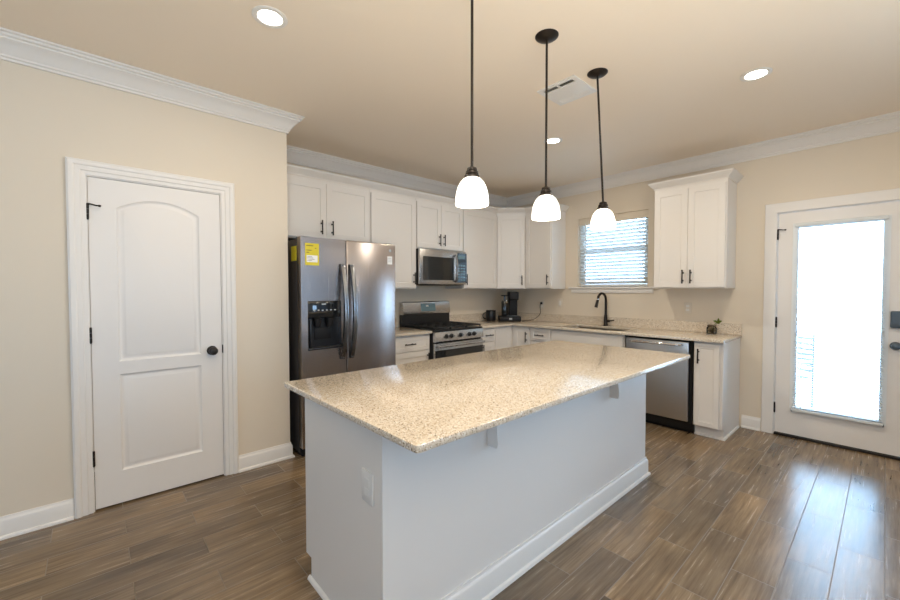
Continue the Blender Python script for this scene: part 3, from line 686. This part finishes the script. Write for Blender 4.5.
for yy in (-1.857, -1.782, -1.640, -1.498, -1.423):
    M = Matrix.Translation((.6955, yy, .846)) @ Matrix.Rotation(R(90 - 6), 4, 'Y')
    kb = link('knob', lathe(B(), [(0, 0), (.026, 0), (.026, .006), (.021, .010), (.018, .030), (.015, .034), (0, .0345)], (0, 0, 0), 20, M), M_black, rg); kb['label'] = 'black burner knob'
    bm = B(); box(bm, -.003, .003, -.019, .019, .010, .038, .001, 1); bm.transform(M @ Matrix.Rotation(R(90), 4, 'Z')); link('grip', bm, M_steel, kb)
od = link('oven_door', bx(RX + .001, .690, ry0 + .003, ry1 - .003, .235, .772, .006), M_steel, rg)
link('oven_window', bx(.6905, .6935, ry0 + .0035, ry1 - .0035, .300, .697, .001, 1), M_blackglass, od)['label'] = 'black oven glass'
bm = tube(B(), [(.735, ry0 + .025, .745), (.735, ry1 - .025, .745)], .013, 14)
for yy in (ry0 + .06, ry1 - .06): tube(bm, [(.6905, yy, .745), (.735, yy, .745)], .009, 10)
link('handle', bm, M_steel, od)
link('storage_drawer', bx(RX + .001, .688, ry0 + .003, ry1 - .003, .065, .225, .006), M_steel, rg)

# ------------------------------------------------------------------ microwave
my0, my1, mz0, mz1 = -1.999, -1.268, 1.420, 1.832; MX = .405
mw = thing('microwave', 'stainless over-range microwave under the short wall cabinet', 'microwave', (.2, -1.64, mz0), R(90))
link('body', bx(.002, .365, my0, my1, mz0, mz1, .003), M_black, mw)
md = link('door', bx(.366, MX, my0, -1.432, mz0 + .006, mz1 - .001, .006), M_steel, mw)
link('window', bx(MX + .0005, MX + .003, my0 + .045, -1.478, mz0 + .055, mz1 - .085, .001, 1), M_blackglass, md)['label'] = 'black door glass'
hp_ = [(MX + .008 + .034 * math.sin(math.pi * k / 14) ** .7, -1.452, mz0 + .03 + .34 * k / 14) for k in range(15)]
link('handle', tube(B(), hp_, .0125, 10), M_handle, md)
cp = link('control_panel', bx(.366, MX, -1.430, my1, mz0 + .006, mz1 - .001, .006), M_steel, mw)
pg = link('panel_glass', bx(MX + .0004, MX + .002, -1.418, my1 + .010, mz0 + .03, mz1 - .02, .001, 1), M_blackglass, cp)
for i in range(6):
    for j in range(3): link('button', bx(MX + .0021, MX + .0026, -1.408 + j * .044, -1.376 + j * .044, mz0 + .05 + i * .036, mz0 + .068 + i * .036), M_teal, cp)
link('display', bx(MX + .0021, MX + .0026, -1.405, -1.29, mz1 - .09, mz1 - .05), M_teal, cp)
link('vent_grille', bx(.05, .36, my0 + .05, my1 - .05, mz0 - .006, mz0 - .0005), M_blackm, mw)

# ------------------------------------------------------------------ dishwasher
wx0, wx1 = 2.118, 2.754
dwm = thing('dishwasher', 'stainless dishwasher with a bar handle beside the end cabinet', 'dishwasher', (2.436, -.3, 0))
link('tub', bx(wx0 + .001, wx1 - .001, -.585, -.02, .03, CT0 - .002), M_blackm, dwm)
dd = link('door', bx(wx0 + .022, 2.722, -.635, -.586, .118, .866, .006, 3), M_steelx, dwm)
bm = tube(B(), [(wx0 + .07, -.640, .838), (wx0 + .08, -.668, .838), (wx0 + .11, -.678, .838), (2.63, -.678, .838), (2.665, -.668, .838), (2.675, -.640, .838)], .0105, 12)
link('handle', bm, M_chrome, dd)['label'] = 'polished bar handle'
link('kick_plate', bx(wx0 + .004, wx1 - .002, -.560, -.5855 + .02, .004, .112), M_gap, dwm)
bm = bx(2.7235, 2.7535, -.622, -.5855, .113, .884); box(bm, wx0 + .002, 2.723, -.622, -.5855, .868, .884); link('black_gap_strip', bm, M_gap, dwm)  # black strips filling the gap right of and above the door
for xx in (wx0 + .05, wx1 - .05):
    for yy in (-.5, -.1): link('foot', tube(B(), [(xx, yy, .0005), (xx, yy, .0305)], .016, 10), M_blackm, dwm)

# ------------------------------------------------------------------ island
ix0, ix1, iy0, iy1 = 2.110, 2.775, -4.013, -1.755; IT0, IT1 = .890, .914
il = thing('kitchen_island', 'large white kitchen island with panelled seating side', 'island', ((ix0 + ix1) / 2, (iy0 + iy1) / 2, 0))
link('cabinet_box', prism(B(), [(ix0, .10), (ix1 - .0005, .10), (ix1 - .0005, IT0 - .001), (ix0, IT0 - .001)], 'y', iy0 + .0165, iy1 - .0165), M_cab, il)
link('toe_kick', bx(ix0 + .065, ix1 - .001, iy0 + .0165, iy1 - .0165, .0005, .0995), M_cab, il)
link('seating_panel', bx(ix1, ix1 + .008, iy0, iy1, .0005, IT0 - .001, .001, 1), M_cab, il)
for yy in (iy0, iy1 - .016):
    link('end_panel', prism(B(), [(ix0 - .002, .105), (ix0 + .055, .105), (ix0 + .055, .0005), (ix1 - .0005, .0005), (ix1 - .0005, IT0 - .001), (ix0 - .002, IT0 - .001)], 'y', yy, yy + .016), M_cab, il)
SHOE = [(0, .0005), (.013, .0005), (.013, .006), (.009, .014), (0, .019)]
link('shoe_moulding', sweep(B(), [(ix0 + .04, iy0 - .0005), (ix1 + .008, iy0 - .0005)][::1], SHOE), M_trim, il)
IB = [(.0005, .0005), (.030, .0005), (.030, .008), (.026, .016), (.017, .020), (.016, .104), (.013, .112), (.008, .117), (.007, .130), (.0005, .130)]
link('baseboard', sweep(B(), [(ix1 + .008, iy0 + .001), (ix1 + .008, iy1), (ix1 - .05, iy1)], IB), M_trim, il)
FmX = lambda y, z: Matrix.Translation((ix0 - .0235, y, z)) @ Matrix.Rotation(R(-90), 4, 'Z')
n = 5; dwid = (iy1 - iy0 - .06) / n
for k in range(n):
    ytop = iy1 - .03 - k * dwid; w = dwid - .004
    add_door(il, w, DZ1 - DZ0, FmX(ytop, DZ0), (w / 2, .076, False), 'drawer'); add_door(il, w, DZ0 - .01 - .115, FmX(ytop, .115), (w - .034, .49, True))
for yc in (-3.473, -2.325):
    bm = prism(B(), [(ix1 + .0085, .678), (ix1 + .066, .678), (ix1 + .070, .700), (ix1 + .068, .740), (ix1 + .062, .790), (ix1 + .064, .830), (ix1 + .080, .858), (ix1 + .19, .868), (ix1 + .19, IT0 - .001), (ix1 + .0085, IT0 - .001)], 'y', yc, yc + .038)
    link('corbel', bm, M_cab, il, bevel=.002)
pl = link('outlet_plate', bx(2.652, 2.728, iy0 - .0075, iy0 - .0005, .582, .700, .002), M_plast, il); pl['label'] = 'white outlet plate'
bm = B()
for z in (.622, .660): box(bm, 2.673, 2.707, iy0 - .0085, iy0 - .0076, z - .013, z + .013, .0004, 1)
link('receptacle', bm, M_plast, pl)
bm = bx(1.9898, 3.0576, -4.0697, -1.7074, IT0, IT1)
vert = [e for e in bm.edges if abs(e.verts[0].co.z - e.verts[1].co.z) > .01]
bmesh.ops.bevel(bm, geom=vert, offset=.012, segments=4, affect='EDGES', profile=.5)
o = link('island_countertop', bm, M_gran, loc=(2.52, -2.89, IT0), bevel=.003); tag(o, 'large pale speckled granite top resting on the island', 'countertop')

# ------------------------------------------------------------------ ceiling fixtures
def pendant(label, x, y, lean):
    """rod pendant with a bell shade; lean tips the rod sideways a little"""
    root = thing('pendant_light', label, 'pendant light', (x, y, H), 0, 'pendant lights over the island')
    c, s = math.cos(R(47.9)), math.sin(R(47.9)); ln = H - 1.752
    bx_, by_ = x + lean * c, y + lean * s
    link('canopy', lathe(B(), [(0, -.024), (.014, -.024), (.030, -.020), (.052, -.012), (.062, -.004), (.063, -.0005), (0, -.0005)], (x, y, H), 28), M_bronze, root)
    link('rod', tube(B(), [(x, y, H - .022), (bx_, by_, 1.924)], .0065, 10), M_bronze, root)
    link('socket_cap', lathe(B(), [(0, .195), (.008, .195), (.010, .190), (.022, .187), (.024, .178), (.021, .176), (.028, .172), (.030, .160), (.027, .158), (.034, .153), (.036, .146), (.034, .143), (0, .143)], (bx_, by_, 1.752 - .018), 28), M_bronze, root)
    prof = [(r_, z_ * .875) for r_, z_ in [(.030, .1425), (.041, .136), (.054, .120), (.065, .096), (.0725, .066), (.0765, .034), (.0775, .006), (.0765, 0), (.0735, 0), (.073, .034), (.069, .066), (.0615, .094), (.050, .116), (.038, .131), (.030, .138)]]
    sh = link('lamp_shade', lathe(B(), prof + [prof[0]], (bx_, by_, 1.752), 36), M_shade, root); sh['label'] = 'glowing white opal glass bell shade'
    l = bpy.data.lights.new('pendant_bulb', 'POINT'); l.energy = PEND_W; l.color = WARM; l.shadow_soft_size = .03
    lo = bpy.data.objects.new('pendant_bulb', l); COL.objects.link(lo); lo.parent = root; lo.location = (bx_ - x, by_ - y, 1.792 - H)
pendant('nearest of the three bronze pendants, its canopy above the top of the picture', 2.664, -3.447, 0)
pendant('middle of the three bronze pendants over the island', 2.690, -2.897, 0)
pendant('farthest bronze pendant, its shade in front of the sink window', 2.694, -2.345, .043)
def can_light(label, x, y, k=1.):
    root = thing('recessed_light', label, 'ceiling light', (x, y, H), 0, 'recessed ceiling lights')
    bm = lathe(B(), [(.058, -.0005), (.083, -.0005), (.083, -.004), (.076, -.007), (.062, -.007), (.058, -.005), (.058, -.0005)], (x, y, H), 36); link('trim_ring', bm, M_plast, root)
    link('lens', lathe(B(), [(0, -.005), (.05, -.005), (.0575, -.0045), (.0575, -.0008), (0, -.0008)], (x, y, H), 36), M_can, root)['label'] = 'glowing round lens'
    l = bpy.data.lights.new('recessed_lamp', 'AREA'); l.shape = 'DISK'; l.size = .11; l.energy = CAN_W * k; l.color = WARM
    lo = bpy.data.objects.new('recessed_lamp', l); COL.objects.link(lo); lo.parent = root; lo.location = (0, 0, -.009)
can_light('recessed light above the arched-panel door, left of all the pendants', 1.841, -4.062, .72)
can_light('recessed light toward the glazed door, right of all the pendants', 3.367, -1.580, 1.3)
can_light('recessed light behind the middle pendant, near the ceiling vent', 1.859, -1.570, 1.35)
can_light('recessed light beyond the top of the picture, nearest the viewpoint', 3.367, -4.062)
# air register
vt = thing('ceiling_vent', 'white square air register on the ceiling behind the pendants', 'vent', (2.443, -2.292, H))
vx0, vx1, vy0, vy1 = 2.300, 2.586, -2.440, -2.144
bm = B(); e = .034; zc = H - .0005
holes = [(vx0 + .03, 2.437, vy0 + .025, vy0 + .065), (2.449, vx1 - .03, vy0 + .025, vy0 + .065), (vx0 + .03, 2.437, vy1 - .065, vy1 - .025), (2.449, vx1 - .03, vy1 - .065, vy1 - .025)]
holed(bm, 'y', 0, .010, vx0, vx1, vy0, vy1, holes); bm.transform(Matrix(((1, 0, 0, 0), (0, 0, 1, 0), (0, -1, 0, zc), (0, 0, 0, 1))))
link('face_plate', bm, M_plast, vt, bevel=.001)
for h in holes: link('duct_shade_sheet', bx(h[0], h[1], h[2], h[3], zc - .0012, zc - .0002), M_gap, vt)['label'] = 'dark sheet for the shaded slot'  # near-black sheets stand in for the shade inside the duct
for h in holes:
    bm = B(); sg = 1 if h[2] < -2.3 else -1
    for k in range(3):
        yy = h[2] + .010 + k * .012; q = prism(B(), [(yy - .004 * sg, zc - .0095), (yy - .003 * sg, zc - .0095), (yy + .005 * sg, zc - .002), (yy + .004 * sg, zc - .002)], 'x', h[0] + .0003, h[1] - .0003)
        me = bpy.data.meshes.new('t'); q.to_mesh(me); q.free(); bm.from_mesh(me); bpy.data.meshes.remove(me)
    link('louvers', bm, M_plast, vt)

# ------------------------------------------------------------------ blinds
wb = thing('window_blind', 'white slatted blind hanging in the sink window', 'blind', (1.66, .045, 2.27))
bx0, bx1 = SW[0] + .006, SW[1] - .006
link('valance', bx(bx0, bx1, .012, .072, 2.196, 2.283, .003), M_wall, wb)
bm = B(); ns = 18; a = R(42)
for k in range(ns):
    z = 1.452 + k * .0418; M = Matrix.Translation((0, .044, z)) @ Matrix.Rotation(-a, 4, 'X'); box(bm, bx0, bx1, -.024, .024, -.0014, .0014, 0, 1, M)
link('slats', bm, M_blind, wb)
link('bottom_rail', bx(bx0, bx1, .022, .066, 1.404, 1.424, .003), M_blind, wb)
bm = B()
for xx in (bx0 + .075, bx1 - .10, 1.66):
    tube(bm, [(xx, .019, 1.41), (xx, .019, 2.20)], .0012, 6)
link('cords', bm, M_plast, wb)
link('tilt_wand', tube(B(), [(1.315, .006, 1.30 + .12), (1.315, .010, 2.215)], .004, 8), M_plast, wb)
db = thing('door_blind', 'white mini blind fixed over the glass of the exterior door', 'blind', (3.67, -.02, 1.95))
ox0, ox1 = 3.388, 3.955
link('headrail', bx(ox0, ox1, -.040, -.0095, 1.925, 1.955, .004), M_blind, db)
bm = B(); ns = 78
for k in range(ns):
    z = .290 + k * (1.63 / ns); M = Matrix.Translation((0, -.024, z)) @ Matrix.Rotation(R(5), 4, 'X'); box(bm, ox0 + .006, ox1 - .006, -.0115, .0115, -.0004, .0004, 0, 1, M)
link('slats', bm, M_blind, db)
link('bottom_rail', bx(ox0, ox1, -.038, -.0115, .252, .274, .004), M_blind, db)
bm = B()
for xx in (ox0 + .06, ox1 - .06):
    for yy in (-.0365, -.0115): tube(bm, [(xx, yy, .27), (xx, yy, 1.93)], .0008, 5)
link('cords', bm, M_plast, db)
bm = B()
for xx in (ox0 - .004, ox1 - .006): box(bm, xx, xx + .010, -.030, .0030, .245, .262, .002, 1)
link('brackets', bm, M_slate, db)

# ------------------------------------------------------------------ wall plates
def plate(name, label, x, z, kind):
    root = thing(name, label, 'outlet' if kind == 'o' else 'switch', (x, 0, z))
    link('plate', bx(x - .036, x + .036, -.006, -.0005, z - .058, z + .058, .002), M_plate, root)
    if kind == 'o':
        bm = B()
        for dz in (-.02, .02): box(bm, x - .016, x + .016, -.0072, -.0062, z + dz - .013, z + dz + .013, .0003, 1)
        link('receptacle', bm, M_plast, root)
    else: link('rocker', bx(x - .016, x + .016, -.009, -.0062, z - .032, z + .032, .001, 1), M_plast, root)
plate('wall_outlet', 'white outlet the coffee maker cord is plugged into', .660, 1.148, 'o')
plate('wall_switch', 'white switch plate left of the sink window', .955, 1.177, 's')
plate('wall_outlet', 'white outlet below the wall cabinet right of the sink window', 2.520, 1.162, 'o')

# ------------------------------------------------------------------ small things on the worktop
Z = CT1 + .0003
cm = thing('coffee_maker', 'black coffee maker with a clear tank in the worktop corner', 'coffee maker', (.345, -.345, Z), R(47))
# local: -y faces the room, x to the right
link('base', lb(-.150, .150, -.13, .13, 0, .072, .012, 3), M_blackm, cm, world=False)
link('tower', lb(-.005, .112, -.03, .12, .0725, .385, .010, 3), M_blackm, cm, world=False)
link('brew_head', lb(-.015, .118, -.12, .12, .300, .418, .014, 3), M_blackm, cm, world=False)
link('tank_lid', lb(-.115, -.016, -.055, .06, .355, .368, .005), M_blackm, cm, world=False)
link('water_tank', lathe(B(), [(0, 0), (.044, 0), (.046, .01), (.046, .20), (.040, .215), (.012, .220), (.010, .281), (0, .281)], (-.068, .0, .073), 24), M_blackglass, cm, world=False)
link('frother_knob', lathe(B(), [(0, 0), (.018, .002), (.024, .018), (.018, .034), (0, .036)], (-.045, -.06, .262), 16), M_chrome, cm, world=False)['label'] = 'silver knob'
link('drip_tray', lb(-.04, .118, -.125, -.03, .0725, .082, .003), M_slate, cm, world=False)
link('badge', lb(-.018, .022, -.1315, -.1305, .026, .050, .0003, 1), M_button, cm, world=False)
o = link('power_cord', tube(B(), bezier((.475, -.215, Z + .004), (.54, -.13, Z + .003), (.600, -.02 - .012, Z - .0 + .01), (.655, -.034, 1.03), 16) + bezier((.655, -.034, 1.03), (.668, -.034, 1.07), (.645, -.055, 1.13), (.660, -.030, 1.166), 10)[1:], .0035, 8), M_blackm, loc=(.66, -.02, Z))
tag(o, 'black power cord running from the coffee maker up to the outlet', 'cord')
link('plug', bx(.646, .674, -.030, -.0076, 1.154, 1.182, .004), M_blackm, o)
kn = thing('canister', 'black lidded canister beside the coffee maker', 'canister', (.150, -.520, Z))
link('body', lathe(B(), [(0, 0), (.066, 0), (.070, .006), (.071, .128), (.068, .134), (0, .134)], (.150, -.520, Z), 32), M_black, kn)
link('lid', lathe(B(), [(0, .1345), (.072, .1345), (.073, .142), (.068, .152), (.010, .156), (0, .156)], (.150, -.520, Z), 32), M_blackm, kn)
hd = bezier((.150 - .045, -.520 - .053, Z + .118), (.150 - .085, -.520 - .095, Z + .115), (.150 - .085, -.520 - .095, Z + .03), (.150 - .045, -.520 - .053, Z + .03), 12)
link('handle', tube(B(), hd, .007, 8), M_blackm, kn)
jx, jy = 2.770, -.105
jr = thing('plant_jar', 'small glass jar with brown twigs and a green sprout at the worktop end', 'plant', (jx, jy, Z))
link('jar', lathe(B(), [(0, 0), (.040, 0), (.045, .006), (.045, .060), (.036, .072), (.036, .078), (.033, .078), (.033, .071), (.042, .059), (.042, .008), (.038, .004), (0, .004)], (jx, jy, Z), 28), M_jar, jr)
link('rim', lathe(B(), [(.036, .076), (.0385, .077), (.0385, .086), (.034, .087), (.033, .079), (.036, .076)], (jx, jy, Z), 28), M_twig, jr)['label'] = 'dark brown rim'
bm = B(); rnd = random.Random(3)
for k in range(26):
    t = rnd.random() * 6.28; rr_ = .030 * rnd.random() ** .5; r0 = rnd.uniform(.004, .008); bmesh.ops.create_icosphere(bm, subdivisions=1, radius=r0, matrix=Matrix.Translation((jx + rr_ * math.cos(t), jy + rr_ * math.sin(t), Z + .014 + rnd.random() * .018)))
tag(link('pebbles', bm, M_twig, jr), kind='stuff')
st = bezier((jx + .004, jy, Z + .012), (jx + .004, jy, Z + .09), (jx + .03, jy + .01, Z + .095), (jx + .050, jy + .01, Z + .118), 12)
link('stem', tube(B(), st, .0022, 6), M_leaf, jr)
def leaf(bm, p, d, ln, w):
    d = Vector(d).normalized(); sd = d.cross(Vector((.6, -.77, .15))).normalized(); up = sd.cross(d); p = Vector(p); rows = []
    for k in range(7):
        t = k / 6; ww = w * math.sin(math.pi * min(1, t * .92 + .04)) ; c = p + d * ln * t + up * (.12 * ln * math.sin(math.pi * t))
        rows.append([bm.verts.new(c - sd * ww + up * .15 * ww), bm.verts.new(c), bm.verts.new(c + sd * ww + up * .15 * ww)])
    for a, b in zip(rows, rows[1:]):
        for k in range(2): bm.faces.new((a[k], a[k + 1], b[k + 1], b[k]))
for p, d, ln, w in ((st[-1], (.1, 0, 1), 0.0413, 0.0104), (st[-1], (.75, .3, .35), 0.0375, 0.0104), (st[-1], (-.75, -.2, .25), 0.0413, 0.0112), (st[-3], (.7, .8, .1), 0.0338, 0.0096), (st[-2], (-.4, -.8, .5), 0.0338, 0.0096)):
    bm = B(); leaf(bm, p, d, ln, w); r = bmesh.ops.solidify(bm, geom=list(bm.faces), thickness=.0008); link('leaf', bm, M_leaf, jr)
bm = B()
for k in range(7):
    t = k * .9; tube(bm, [(jx + .01 * math.cos(t), jy + .01 * math.sin(t), Z + .02), (jx + .040 * math.cos(t), jy + .030 * math.sin(t), Z + .098 + .008 * math.sin(3 * t))], .0022, 6)
link('twigs', bm, M_twig, jr)
